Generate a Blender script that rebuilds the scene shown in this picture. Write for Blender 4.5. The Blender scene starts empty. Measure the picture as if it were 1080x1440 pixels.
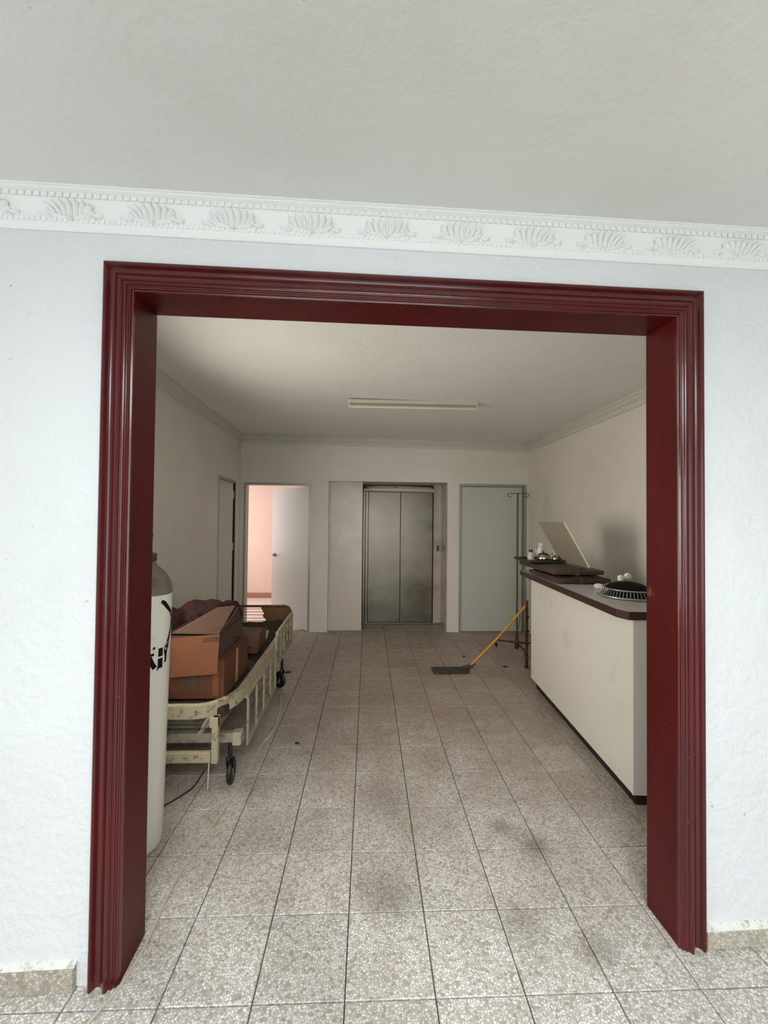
import bpy, bmesh, math, random
from mathutils import Vector, Matrix
random.seed(7)
C = bpy.context.scene.collection
PI = math.pi

# ---------------------------------------------------------------- camera
cam_d = bpy.data.cameras.new('camera')
cam = bpy.data.objects.new('camera', cam_d)
C.objects.link(cam)
cam_d.sensor_fit = 'HORIZONTAL'
cam_d.sensor_width = 36.0
cam_d.lens = 36.0 * 574.47 / 1080.0
cam_d.clip_start = 0.02
_r = Vector((0.9992, -0.0388, 0.0098))
_u = Vector((-0.0105, -0.0177, 0.9998))
_b = Vector((-0.0386, -0.9991, -0.0181))
cam.matrix_world = Matrix(((_r.x, _u.x, _b.x, 0), (_r.y, _u.y, _b.y, 0), (_r.z, _u.z, _b.z, 1.575), (0, 0, 0, 1)))
bpy.context.scene.camera = cam

# ---------------------------------------------------------------- world, lights, exposure
def srgb(r, g, b):
    f = lambda c: (c / 255.0) / 12.92 if c / 255.0 <= 0.04045 else ((c / 255.0 + 0.055) / 1.055) ** 2.4
    return (f(r), f(g), f(b), 1.0)

w = bpy.data.worlds.new('sky'); bpy.context.scene.world = w
w.use_nodes = True
w.node_tree.nodes['Background'].inputs[0].default_value = (0.75, 0.87, 1.0, 1)
w.node_tree.nodes['Background'].inputs[1].default_value = 0.6

def area(name, loc, direction, sx, sy, power, col):
    d = bpy.data.lights.new(name, 'AREA'); d.shape = 'RECTANGLE'; d.size = sx; d.size_y = sy
    d.energy = power; d.color = col
    o = bpy.data.objects.new(name, d); C.objects.link(o); o.location = loc
    o.rotation_euler = Vector(direction).to_track_quat('-Z', 'Z').to_euler()
    return o
# daylight through the hall's side window, its street-side opening, and the pink room's window; the last one is an added fill
area('daylight_hall_side', (-5.02, -1.2, 1.4), (1, 0.12, -0.03), 3.0, 2.2, 42, (0.95, 0.98, 1.0))
area('daylight_hall_street', (0.1, -3.06, 1.35), (0, 1, -0.05), 3.2, 2.2, 64, (0.95, 0.98, 1.0))
area('daylight_skylight', (0.25, -0.95, 2.72), (0.0, 0.25, -1), 1.5, 1.3, 90, (0.95, 0.985, 1.0)).data.spread = math.radians(160)
area('daylight_far_room', (-3.26, 7.0, 1.5), (1, 0, -0.1), 1.4, 1.5, 31, (1.0, 0.96, 0.93))
area('daylight_room_side', (-1.70, 2.33, 1.55), (1, 0.25, -0.05), 1.1, 1.2, 28, (1.0, 0.90, 0.76)).data.spread = math.radians(138)  # added warm fill from an unseen, made-up opening, brightens the far room

vs = bpy.context.scene.view_settings
vs.view_transform = 'Standard'; vs.look = 'None'; vs.gamma = 1.0; vs.use_curve_mapping = False
vs.exposure = 0.0

# ---------------------------------------------------------------- helpers: materials
def newmat(name):
    m = bpy.data.materials.new(name); m.use_nodes = True
    nt = m.node_tree; b = nt.nodes['Principled BSDF']
    return m, nt, b
def node(nt, t, **kw):
    n = nt.nodes.new(t)
    for k, v in kw.items(): setattr(n, k, v)
    return n
def mixc(nt, fac, a, b):
    n = node(nt, 'ShaderNodeMix', data_type='RGBA')
    for sock, v in ((n.inputs[0], fac), (n.inputs[6], a), (n.inputs[7], b)):
        if hasattr(v, 'is_output'): nt.links.new(v, sock)
        else: sock.default_value = v
    return n.outputs[2]
def ramp(nt, src, stops):
    n = node(nt, 'ShaderNodeValToRGB'); nt.links.new(src, n.inputs[0])
    e = n.color_ramp.elements
    while len(e) < len(stops): e.new(0.5)
    for el, (p, c) in zip(e, stops):
        el.position = p; el.color = c if len(c) == 4 else (*c, 1)
    return n.outputs[0]
def pos(nt, scale=(1, 1, 1)):
    g = node(nt, 'ShaderNodeNewGeometry'); m = node(nt, 'ShaderNodeMapping')
    m.inputs['Scale'].default_value = scale
    nt.links.new(g.outputs['Position'], m.inputs[0]); return m.outputs[0]
def noise(nt, vec, scale, detail=4, rough=0.55):
    n = node(nt, 'ShaderNodeTexNoise'); n.inputs['Scale'].default_value = scale
    n.inputs['Detail'].default_value = detail; n.inputs['Roughness'].default_value = rough
    nt.links.new(vec, n.inputs['Vector']); return n.outputs[0]
def bump(nt, b, h, strength, dist=0.01):
    n = node(nt, 'ShaderNodeBump'); n.inputs['Strength'].default_value = strength; n.inputs['Distance'].default_value = dist
    nt.links.new(h, n.inputs['Height']); nt.links.new(n.outputs[0], b.inputs['Normal'])

K = lambda v: (v, v, v, 1)
def plain(name, col, rough=0.5, metal=0.0, spec=0.5, wear=None, wear_amt=0.5, wscale=9, bump_s=0.0, trans=0.0):
    m, nt, b = newmat(name)
    b.inputs['Roughness'].default_value = rough; b.inputs['Metallic'].default_value = metal
    b.inputs['Specular IOR Level'].default_value = spec
    if trans: b.inputs['Transmission Weight'].default_value = trans
    if wear:
        p = pos(nt); f = ramp(nt, noise(nt, p, wscale, 6, 0.65), [(1 - wear_amt - 0.06, K(0)), (1 - wear_amt + 0.06, K(1))])
        nt.links.new(mixc(nt, f, col, wear), b.inputs['Base Color'])
    else:
        b.inputs['Base Color'].default_value = col
    if bump_s:
        bump(nt, b, noise(nt, pos(nt), 60, 3), bump_s, 0.004)
    return m

def paint_wall(name, col, dirt, rough=0.55, bs=0.35):
    m, nt, b = newmat(name); p = pos(nt)
    f = ramp(nt, noise(nt, p, 1.7, 5, 0.6), [(0.42, K(0)), (0.75, K(0.55))])
    c1 = mixc(nt, f, col, dirt)
    sp = ramp(nt, noise(nt, p, 38, 2, 0.5), [(0.755, K(0)), (0.775, K(0.6))])
    big = ramp(nt, noise(nt, p, 2.6, 2, 0.5), [(0.5, K(0)), (0.62, K(1))])
    mu = node(nt, 'ShaderNodeMath', operation='MULTIPLY'); nt.links.new(sp, mu.inputs[0]); nt.links.new(big, mu.inputs[1])
    c2 = mixc(nt, mu.outputs[0], c1, srgb(120, 115, 105))
    nt.links.new(c2, b.inputs['Base Color']); b.inputs['Roughness'].default_value = rough
    a = node(nt, 'ShaderNodeMath', operation='ADD')
    n1 = noise(nt, p, 7, 3, 0.5); n2 = noise(nt, p, 34, 4, 0.6)
    nt.links.new(n1, a.inputs[0]); nt.links.new(n2, a.inputs[1])
    bump(nt, b, a.outputs[0], bs, 0.012)
    return m

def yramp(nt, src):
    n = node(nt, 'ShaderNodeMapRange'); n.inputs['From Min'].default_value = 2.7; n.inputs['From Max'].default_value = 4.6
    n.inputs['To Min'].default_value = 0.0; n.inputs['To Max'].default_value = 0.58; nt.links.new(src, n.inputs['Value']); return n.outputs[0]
def terrazzo(name, base, chips, stains_and_shade=False, scale=105):
    m, nt, b = newmat(name); p = pos(nt)
    # warp the cells a little so that the marble chips are irregular
    nz = node(nt, 'ShaderNodeTexNoise'); nz.inputs['Scale'].default_value = 60; nt.links.new(p, nz.inputs['Vector'])
    sc = node(nt, 'ShaderNodeVectorMath', operation='SCALE'); nt.links.new(nz.outputs['Color'], sc.inputs[0]); sc.inputs['Scale'].default_value = 0.008
    ad = node(nt, 'ShaderNodeVectorMath', operation='ADD'); nt.links.new(p, ad.inputs[0]); nt.links.new(sc.outputs[0], ad.inputs[1])
    v = node(nt, 'ShaderNodeTexVoronoi', feature='F1'); v.inputs['Scale'].default_value = scale; nt.links.new(ad.outputs[0], v.inputs['Vector'])
    ve = node(nt, 'ShaderNodeTexVoronoi', feature='DISTANCE_TO_EDGE'); ve.inputs['Scale'].default_value = scale; nt.links.new(ad.outputs[0], ve.inputs['Vector'])
    sep = node(nt, 'ShaderNodeSeparateColor'); nt.links.new(v.outputs['Color'], sep.inputs[0])
    chip = ramp(nt, sep.outputs[0], chips)
    edge = ramp(nt, ve.outputs['Distance'], [(0.03, K(0.9)), (0.20, K(0))])
    col = mixc(nt, edge, chip, base)
    oi = node(nt, 'ShaderNodeObjectInfo')
    tone = ramp(nt, oi.outputs['Random'], [(0, K(0.86)), (1, K(1.0))])
    mm = node(nt, 'ShaderNodeMix', data_type='RGBA', blend_type='MULTIPLY'); mm.inputs[0].default_value = 1
    nt.links.new(col, mm.inputs[6]); nt.links.new(tone, mm.inputs[7]); col = mm.outputs[2]
    if stains_and_shade:
        g = node(nt, 'ShaderNodeNewGeometry')
        fbn = noise(nt, p, 5.5, 5, 0.65)
        grime = ramp(nt, noise(nt, p, 1.3, 4, 0.6), [(0.42, K(0.0)), (0.75, K(0.45))])
        col = mixc(nt, grime, col, srgb(120, 103, 82))
        # far room's dim warm light painted as brown into its tiles, broken up by noise
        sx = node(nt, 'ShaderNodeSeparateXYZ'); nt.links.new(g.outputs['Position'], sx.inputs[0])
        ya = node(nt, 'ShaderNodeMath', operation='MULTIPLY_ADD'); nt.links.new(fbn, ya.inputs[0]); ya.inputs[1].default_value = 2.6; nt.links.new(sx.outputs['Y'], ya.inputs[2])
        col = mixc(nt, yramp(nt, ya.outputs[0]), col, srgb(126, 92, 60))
        # scattered dark spills where the photograph has them
        for (x, y, r, k) in ((0.82, 1.97, 0.13, 0.6), (0.10, 1.74, 0.2, 0.45), (0.70, 2.10, 0.10, 0.45), (-0.35, 1.72, 0.22, 0.25),
                             (0.86, 1.50, 0.12, 0.45), (0.62, 1.62, 0.12, 0.4), (0.1, 2.35, 0.25, 0.35)):
            d = node(nt, 'ShaderNodeVectorMath', operation='DISTANCE'); nt.links.new(g.outputs['Position'], d.inputs[0]); d.inputs[1].default_value = (x, y, 0)
            s = node(nt, 'ShaderNodeMath', operation='MULTIPLY_ADD'); nt.links.new(fbn, s.inputs[0]); s.inputs[1].default_value = r * 1.5; nt.links.new(d.outputs['Value'], s.inputs[2])
            f = ramp(nt, s.outputs[0], [(r * 0.85, K(k)), (r * 1.6, K(0))])
            col = mixc(nt, f, col, srgb(92, 78, 64))
    nt.links.new(col, b.inputs['Base Color']); b.inputs['Roughness'].default_value = 0.42
    rr = ramp(nt, noise(nt, p, 12, 3), [(0.3, K(0.34)), (0.7, K(0.6))]); nt.links.new(rr, b.inputs['Roughness'])
    bump(nt, b, ve.outputs['Distance'], 0.08, 0.003)
    return m

M = {}
M['hall_wall'] = paint_wall('hall_wall_paint', srgb(219, 222, 222), srgb(208, 211, 208), 0.55, 0.55)
M['room_wall'] = paint_wall('room_wall_paint', srgb(226, 221, 211), srgb(212, 206, 194), 0.5, 0.25)
M['ceiling'] = paint_wall('ceiling_paint', srgb(231, 232, 228), srgb(221, 221, 215), 0.6, 0.22)
M['pink_wall'] = paint_wall('pink_wall_paint', srgb(238, 212, 201), srgb(230, 202, 190), 0.5, 0.2)
M['plaster'] = plain('cornice_plaster', srgb(236, 238, 234), 0.5, bump_s=0.15)
M['pink_floor'] = plain('pale_floor', srgb(236, 224, 212), 0.35)
M['pink_skirt'] = plain('brown_skirting', srgb(168, 128, 108), 0.5)
M['room_plaster'] = plain('room_cornice_plaster', srgb(206, 202, 192), 0.6)
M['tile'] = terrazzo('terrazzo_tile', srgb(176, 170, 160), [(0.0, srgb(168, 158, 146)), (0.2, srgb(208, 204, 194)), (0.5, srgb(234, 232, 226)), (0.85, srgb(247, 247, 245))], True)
M['skirt_tile'] = terrazzo('terrazzo_skirting', srgb(160, 153, 138), [(0.0, srgb(152, 143, 126)), (0.5, srgb(190, 183, 168)), (1.0, srgb(212, 206, 192))], False, 95)
M['grout'] = plain('dark_grout', srgb(92, 82, 70), 0.9)
M['mortar'] = plain('skirting_mortar', srgb(218, 218, 212), 0.9, wear=srgb(170, 166, 154), wear_amt=0.42, wscale=30, bump_s=0.8)

def red_paint(name, spec, rough):
    m, nt, b = newmat(name); p = pos(nt)
    f = ramp(nt, noise(nt, pos(nt, (3, 3, 0.7)), 3, 5, 0.6), [(0.35, K(0)), (0.7, K(1))])
    c = mixc(nt, f, srgb(84, 20, 19), srgb(68, 16, 16))
    ch = ramp(nt, noise(nt, p, 55, 3, 0.6), [(0.735, K(0)), (0.76, K(0.8))])
    c = mixc(nt, ch, c, srgb(170, 130, 125))
    nt.links.new(c, b.inputs['Base Color']); b.inputs['Roughness'].default_value = rough; b.inputs['Specular IOR Level'].default_value = spec
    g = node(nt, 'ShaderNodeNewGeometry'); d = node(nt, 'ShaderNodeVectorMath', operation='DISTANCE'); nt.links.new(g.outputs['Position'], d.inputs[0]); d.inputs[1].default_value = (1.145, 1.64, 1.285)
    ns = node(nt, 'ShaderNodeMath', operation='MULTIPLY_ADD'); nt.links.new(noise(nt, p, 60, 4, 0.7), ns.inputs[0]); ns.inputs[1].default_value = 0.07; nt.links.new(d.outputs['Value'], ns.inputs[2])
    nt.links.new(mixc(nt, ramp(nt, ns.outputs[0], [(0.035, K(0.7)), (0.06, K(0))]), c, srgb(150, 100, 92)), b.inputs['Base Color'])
    bump(nt, b, noise(nt, p, 18, 3), 0.06, 0.01)
    return m
M['red'] = red_paint('oxblood_gloss_paint', 0.6, 0.2); M['red_lining'] = red_paint('oxblood_worn_paint', 0.18, 0.4)
M['leaf_grey'] = plain('blue_grey_door_paint', srgb(194, 197, 189), 0.4)
M['leaf_white'] = plain('white_door_paint', srgb(226, 222, 214), 0.35)
M['alu'] = plain('dull_aluminium', srgb(168, 168, 160), 0.4, 0.6)
M['dull_steel'] = plain('dull_steel', srgb(84, 82, 74), 0.45, 0.4)
M['steel'] = plain('chrome_steel', srgb(190, 188, 182), 0.2, 1.0)
M['dark_gap'] = plain('dark_gap', srgb(30, 27, 23), 0.9)
M['stone'] = plain('pinkish_marble_facing', srgb(196, 182, 170), 0.22, wear=srgb(176, 158, 146), wear_amt=0.45, wscale=3)
M['stone_white'] = plain('glossy_cream_facing', srgb(212, 202, 188), 0.2, wear=srgb(204, 188, 174), wear_amt=0.45, wscale=2.5)
M['header'] = plain('dented_sheet_metal', srgb(196, 190, 178), 0.42, 0.25)

def brushed():
    m, nt, b = newmat('brushed_stainless'); 
    n2 = noise(nt, pos(nt, (1.2, 1, 1.6)), 2.2, 4, 0.6)
    c = mixc(nt, ramp(nt, n2, [(0.3, K(0)), (0.7, K(1))]), srgb(104, 98, 86), srgb(132, 126, 112))
    nt.links.new(c, b.inputs['Base Color']); b.inputs['Metallic'].default_value = 0.95
    r = ramp(nt, n2, [(0.3, K(0.26)), (0.7, K(0.4))]); nt.links.new(r, b.inputs['Roughness'])
    return m
M['stainless'] = brushed()
M['laminate'] = plain('white_laminate', srgb(226, 223, 214), 0.35, wear=srgb(214, 210, 200), wear_amt=0.4, wscale=2)
M['top_lam'] = plain('grey_laminate_top', srgb(196, 193, 188), 0.3)
M['edge'] = plain('dark_maroon_edge', srgb(62, 34, 32), 0.35)
M['kick'] = plain('black_kick', srgb(24, 20, 20), 0.5)
M['vinyl'] = plain('brown_vinyl', srgb(74, 58, 47), 0.5, wear=srgb(92, 74, 60), wear_amt=0.42, wscale=7, bump_s=0.3)
M['vinyl2'] = plain('dark_brown_vinyl', srgb(64, 49, 43), 0.5, wear=srgb(80, 62, 54), wear_amt=0.4, wscale=7, bump_s=0.3)
M['board'] = plain('grey_beige_hardboard', srgb(150, 142, 124), 0.6)  # cream board darkened in colour for the shade on its underside
M['board_edge'] = plain('cream_board_edge', srgb(232, 226, 208), 0.6)
M['darktray'] = plain('dark_green_tray', srgb(46, 47, 38), 0.4)
M['white_plastic'] = plain('white_plastic', srgb(226, 224, 216), 0.4)
M['clear_plastic'] = plain('milky_bottle', srgb(190, 184, 170), 0.25)
M['black'] = plain('black_plastic', srgb(20, 19, 18), 0.45)
M['matt_black'] = plain('matt_black', srgb(11, 11, 11), 0.8, spec=0.2)
M['paper'] = plain('white_paper', srgb(236, 234, 228), 0.8)
M['wire'] = plain('galvanised_wire', srgb(180, 182, 182), 0.3, 0.8)
M['yellow'] = plain('yellow_handle_paint', srgb(206, 140, 42), 0.5, wear=srgb(160, 104, 40), wear_amt=0.35, wscale=14)
M['mop'] = plain('dirty_mop_grey', srgb(74, 68, 58), 0.95, wear=srgb(52, 47, 40), wear_amt=0.5, wscale=40, bump_s=0.8)
M['rust'] = plain('rusty_brown_metal', srgb(92, 66, 44), 0.6, 0.2, wear=srgb(60, 42, 30), wear_amt=0.5, wscale=20)
M['bed_paint'] = plain('chipped_cream_paint', srgb(166, 156, 130), 0.45, wear=srgb(92, 62, 40), wear_amt=0.385, wscale=24)
M['bed_grey'] = plain('bed_grey_paint', srgb(148, 140, 122), 0.5, wear=srgb(104, 86, 66), wear_amt=0.42, wscale=15)
M['mattress'] = plain('torn_dark_mattress', srgb(52, 36, 27), 0.9, wear=srgb(30, 22, 18), wear_amt=0.45, wscale=12, bump_s=0.6)
M['hardboard'] = plain('brown_hardboard', srgb(104, 68, 34), 0.6, wear=srgb(80, 50, 26), wear_amt=0.4, wscale=8)
M['card'] = plain('brown_cardboard', srgb(84, 44, 21), 0.8, wear=srgb(66, 34, 17), wear_amt=0.4, wscale=6)
M['card_light'] = plain('pale_cardboard', srgb(106, 61, 31), 0.8, wear=srgb(86, 48, 25), wear_amt=0.4, wscale=6)
M['card_dull'] = plain('dull_cardboard', srgb(72, 48, 33), 0.85, wear=srgb(58, 38, 25), wear_amt=0.4, wscale=6)
M['tape'] = plain('packing_tape', srgb(170, 126, 84), 0.2)
M['ink'] = plain('faded_box_print', srgb(70, 50, 36), 0.8)
M['maroon'] = plain('maroon_cloth', srgb(62, 26, 27), 0.95, wear=srgb(40, 20, 22), wear_amt=0.5, wscale=9, bump_s=0.4)
M['cyl_white'] = plain('white_tank_paint', srgb(222, 219, 208), 0.4, wear=srgb(200, 196, 184), wear_amt=0.32, wscale=7)
M['cyl_olive'] = plain('olive_grey_tank_paint', srgb(112, 106, 88), 0.5, wear=srgb(92, 86, 72), wear_amt=0.4, wscale=10)
M['cable'] = plain('pale_grey_cable', srgb(196, 186, 166), 0.5)
M['tube_white'] = plain('batten_white', srgb(190, 185, 172), 0.4)
M['tube_glass'] = plain('unlit_tube', srgb(205, 200, 186), 0.2)

# ---------------------------------------------------------------- helpers: meshes
class MB:
    def __init__(self): self.v = []; self.f = []
    def add(self, vs, fs):
        o = len(self.v); self.v += [tuple(v) for v in vs]; self.f += [tuple(i + o for i in f) for f in fs]; return self
    def hexa(self, p):      # 8 points: bottom loop 0-3, top loop 4-7
        return self.add(p, [(3, 2, 1, 0), (4, 5, 6, 7), (0, 1, 5, 4), (1, 2, 6, 5), (2, 3, 7, 6), (3, 0, 4, 7)])
    def box(self, x0, x1, y0, y1, z0, z1, fn=None):
        p = [(x0, y0, z0), (x1, y0, z0), (x1, y1, z0), (x0, y1, z0), (x0, y0, z1), (x1, y0, z1), (x1, y1, z1), (x0, y1, z1)]
        if fn: p = [fn(*q) for q in p]
        return self.hexa(p)
    def prism(self, poly, z0, z1, fn=None):
        n = len(poly); p = [(x, y, z0) for x, y in poly] + [(x, y, z1) for x, y in poly]
        if fn: p = [fn(*q) for q in p]
        return self.add(p, [tuple(range(n - 1, -1, -1)), tuple(range(n, 2 * n))] + [(i, (i + 1) % n, n + (i + 1) % n, n + i) for i in range(n)])
    def tube(self, pts, r, n=8, cap=True, closed=False):
        pts = [Vector(p) for p in pts]; m = len(pts)
        rs = r if isinstance(r, (list, tuple)) else [r] * m
        up = None; o = len(self.v)
        for i, p in enumerate(pts):
            if closed: t = pts[(i + 1) % m] - pts[i - 1]
            else: t = pts[min(i + 1, m - 1)] - pts[max(i - 1, 0)]
            t.normalize()
            if up is None:
                up = Vector((0, 0, 1)) if abs(t.z) < 0.9 else Vector((1, 0, 0))
            a = t.cross(up); 
            if a.length < 1e-5: a = t.orthogonal()
            a.normalize(); b = a.cross(t).normalized(); up = b
            for k in range(n):
                q = p + (a * math.cos(2 * PI * k / n) + b * math.sin(2 * PI * k / n)) * rs[i]
                self.v.append(tuple(q))
        for i in range(m if closed else m - 1):
            j = (i + 1) % m
            for k in range(n):
                k2 = (k + 1) % n
                self.f.append((o + i * n + k, o + i * n + k2, o + j * n + k2, o + j * n + k))
        if cap and not closed:
            self.f.append(tuple(o + k for k in range(n - 1, -1, -1))); self.f.append(tuple(o + (m - 1) * n + k for k in range(n)))
        return self
    def bar(self, a, b, wx, wy, up=(0, 0, 1)):      # rectangular bar from a to b
        a, b = Vector(a), Vector(b); t = (b - a).normalized(); s = t.cross(Vector(up))
        if s.length < 1e-4: s = Vector((1, 0, 0))
        s.normalize(); u = s.cross(t).normalized(); s = s * wx / 2; u = u * wy / 2
        return self.hexa([a - s - u, a + s - u, a + s + u, a - s + u, b - s - u, b + s - u, b + s + u, b - s + u])
    def strip(self, pts, wx, wy):      # rectangular tube along a level path
        pts = [Vector(p) for p in pts]; o = len(self.v); m = len(pts)
        for i, p in enumerate(pts):
            t = (pts[min(i + 1, m - 1)] - pts[max(i - 1, 0)]).normalized(); s = t.cross(Vector((0, 0, 1))).normalized() * wx / 2; u = Vector((0, 0, wy / 2))
            self.v += [tuple(p - s - u), tuple(p + s - u), tuple(p + s + u), tuple(p - s + u)]
        for i in range(m - 1):
            for k in range(4):
                self.f.append((o + i * 4 + k, o + i * 4 + (k + 1) % 4, o + (i + 1) * 4 + (k + 1) % 4, o + (i + 1) * 4 + k))
        self.f += [(o + 3, o + 2, o + 1, o), tuple(o + (m - 1) * 4 + k for k in range(4))]; return self
    def lathe(self, prof, c, n=24, axis='z', sx=1, sy=1):
        o = len(self.v); m = len(prof)
        for r, h in prof:
            for k in range(n):
                a = 2 * PI * k / n; q = (r * math.cos(a) * sx, r * math.sin(a) * sy, h)
                if axis == 'x': q = (h, q[0], q[1])
                if axis == 'y': q = (q[0], h, q[1])
                self.v.append((c[0] + q[0], c[1] + q[1], c[2] + q[2]))
        for i in range(m - 1):
            for k in range(n):
                k2 = (k + 1) % n; self.f.append((o + i * n + k, o + i * n + k2, o + (i + 1) * n + k2, o + (i + 1) * n + k))
        self.f.append(tuple(o + k for k in range(n - 1, -1, -1))); self.f.append(tuple(o + (m - 1) * n + k for k in range(n)))
        return self
    def ball(self, c, rx, ry, rz, n=10, m=6, jit=0.0):
        prof = []; o = len(self.v)
        self.lathe([(max(math.sin(PI * i / m), 1e-3), -math.cos(PI * i / m)) for i in range(m + 1)], (0, 0, 0), n)
        for i in range(o, len(self.v)):
            x, y, z = self.v[i]; j = 1 + random.uniform(-jit, jit); self.v[i] = (c[0] + x * rx * j, c[1] + y * ry * j, c[2] + z * rz * j)
        return self
    def build(self, name, m, parent=None, smooth=None, bev=0.0, seg=2):
        me = bpy.data.meshes.new(name)
        off = Vector((0, 0, 0))
        if parent is not None:
            q = parent
            while q is not None: off += q.location; q = q.parent
        me.from_pydata([tuple(Vector(v) - off) for v in self.v], [], self.f)
        bm = bmesh.new(); bm.from_mesh(me); bmesh.ops.recalc_face_normals(bm, faces=bm.faces)
        if bev: bmesh.ops.bevel(bm, geom=list(bm.edges), offset=bev, segments=seg, profile=0.5, affect='EDGES', clamp_overlap=True)
        bm.to_mesh(me); bm.free()
        me.materials.append(m)
        o = bpy.data.objects.new(name, me); C.objects.link(o)
        if parent is not None: o.parent = parent
        if smooth is not None:
            for p in me.polygons: p.use_smooth = True
            me.set_sharp_from_angle(angle=math.radians(smooth))
        return o

def tag(o, label, cat, group=None, kind=None):
    o['label'] = label; o['category'] = cat
    if group: o['group'] = group
    if kind: o['kind'] = kind
    return o
def empty(name, loc, label, cat, group=None, kind=None):
    o = bpy.data.objects.new(name, None); o.empty_display_size = 0.05; C.objects.link(o); o.location = loc
    return tag(o, label, cat, group, kind)

# front (casing) wall frame: s along the wall from the outer left edge of the casing, d into the far room, z up
Q0 = Vector((-0.915, 1.439, 0)); UX = Vector((2.175, 0.065, 0)).normalized(); UN = Vector((-0.065, 2.175, 0)).normalized()
def W(s, d, z): return tuple(Q0 + UX * s + UN * d + Vector((0, 0, z)))
SW = 2.176; HC = 2.452; CW = 0.095; TH = 0.15           # casing width overall, casing height, casing board width, wall thickness
CEIL = 2.685
def zc(x): return 2.692 - 0.017 * (x - 0.25)            # far room ceiling falls slightly to the right

# ================================================================= structure
# ---- floor and its terrazzo tiles
fl = MB().box(-5.1, 3.9, -3.1, 6.4, -0.08, -0.010).build('floor', M['grout'])
tag(fl, 'speckled terrazzo tile floor running from the hall into the far room', 'floor', kind='structure')
T = 0.3; X0 = -0.660; Y0 = 2.566; g = 0.0022
tile_me = MB()
h = T / 2 - g; c = 0.002
tile_me.add([(-h, -h, -0.012), (h, -h, -0.012), (h, h, -0.012), (-h, h, -0.012), (-h, -h, -c), (h, -h, -c), (h, h, -c), (-h, h, -c),
             (-h + c, -h + c, 0), (h - c, -h + c, 0), (h - c, h - c, 0), (-h + c, h - c, 0)],
            [(0, 1, 5, 4), (1, 2, 6, 5), (2, 3, 7, 6), (3, 0, 4, 7), (4, 5, 9, 8), (5, 6, 10, 9), (6, 7, 11, 10), (7, 4, 8, 11), (8, 9, 10, 11)])
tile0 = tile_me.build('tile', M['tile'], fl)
first = True; rest = MB()
def tile_ok(cx, cy): return not (cy > 5.75 and not (-0.58 < cx < 1.15 or cx < -0.7)) 
for i in range(-15, 15):
    for j in range(-18, 13):
        cx = X0 + T * (i + 0.5); cy = Y0 + T * (j + 0.5)
        near = -5 <= i <= 9 and -5 <= j <= 11
        if near:
            if cx < -2.0 or (cy > 5.74 and not (-0.7 < cx < 1.2)): continue
            if first: o = tile0; first = False
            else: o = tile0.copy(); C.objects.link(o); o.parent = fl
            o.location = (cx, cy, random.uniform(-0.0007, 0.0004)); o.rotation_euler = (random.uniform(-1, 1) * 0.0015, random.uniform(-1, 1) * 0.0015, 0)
        elif cy < 1.4:
            rest.add([(x + cx, y + cy, z) for x, y, z in tile_me.v], tile_me.f)
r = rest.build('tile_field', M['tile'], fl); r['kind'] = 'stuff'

# ---- the wall with the big opening
wf = MB()
wf.box(-4.2, CW - 0.02, 0.0, TH, 0, CEIL + 0.05, W); wf.box(SW - CW + 0.02, 4.75, 0, TH, 0, CEIL + 0.05, W); wf.box(CW - 0.02, SW - CW + 0.02, 0, TH, HC - CW + 0.02, CEIL + 0.05, W)
tag(wf.build('wall_middle', M['hall_wall']), 'white plastered wall with the wide red framed opening', 'wall', kind='structure')
# ---- hall shell around the camera (windows open to daylight)
m = MB(); X = -5.1
m.box(X - 0.1, X, -3.1, -2.75, 0, CEIL); m.box(X - 0.1, X, 0.35, 1.6, 0, CEIL); m.box(X - 0.1, X, -2.75, 0.35, 0, 0.25); m.box(X - 0.1, X, -2.75, 0.35, 2.55, CEIL)
tag(m.build('wall_hall_left', M['hall_wall']), 'white hall wall with a tall side window', 'wall', kind='structure')
tag(MB().box(3.8, 3.9, -3.1, 1.8, 0, CEIL).build('wall_hall_right', M['hall_wall']), 'plain white hall wall opposite the side window', 'wall', kind='structure')
m = MB(); Y = -3.12
m.box(-5.2, -1.55, Y - 0.1, Y, 0, CEIL); m.box(1.75, 3.9, Y - 0.1, Y, 0, CEIL); m.box(-1.55, 1.75, Y - 0.1, Y, 0, 0.22); m.box(-1.55, 1.75, Y - 0.1, Y, 2.48, CEIL)
tag(m.build('wall_hall_rear', M['hall_wall']), 'white hall wall with the street opening behind the viewer', 'wall', kind='structure')
m = MB(); A_, B_ = W(-4.3, 0.0, CEIL), W(4.8, 0.0, CEIL); Zc = CEIL + 0.05
m.hexa([(-5.25, 0.55, CEIL), (3.95, 0.55, CEIL), B_, A_, (-5.25, 0.55, Zc), (3.95, 0.55, Zc), (B_[0], B_[1], Zc), (A_[0], A_[1], Zc)])
m.box(-5.25, 3.95, -3.2, -1.65, CEIL, Zc); m.box(-5.25, -0.55, -1.65, 0.55, CEIL, Zc); m.box(1.05, 3.95, -1.65, 0.55, CEIL, Zc); m.box(-0.55, 1.05, -0.25, 0.55, CEIL, Zc)
tag(m.build('ceiling_hall', M['ceiling']), 'pale grey painted hall ceiling above the cornice', 'ceiling', kind='structure')

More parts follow.
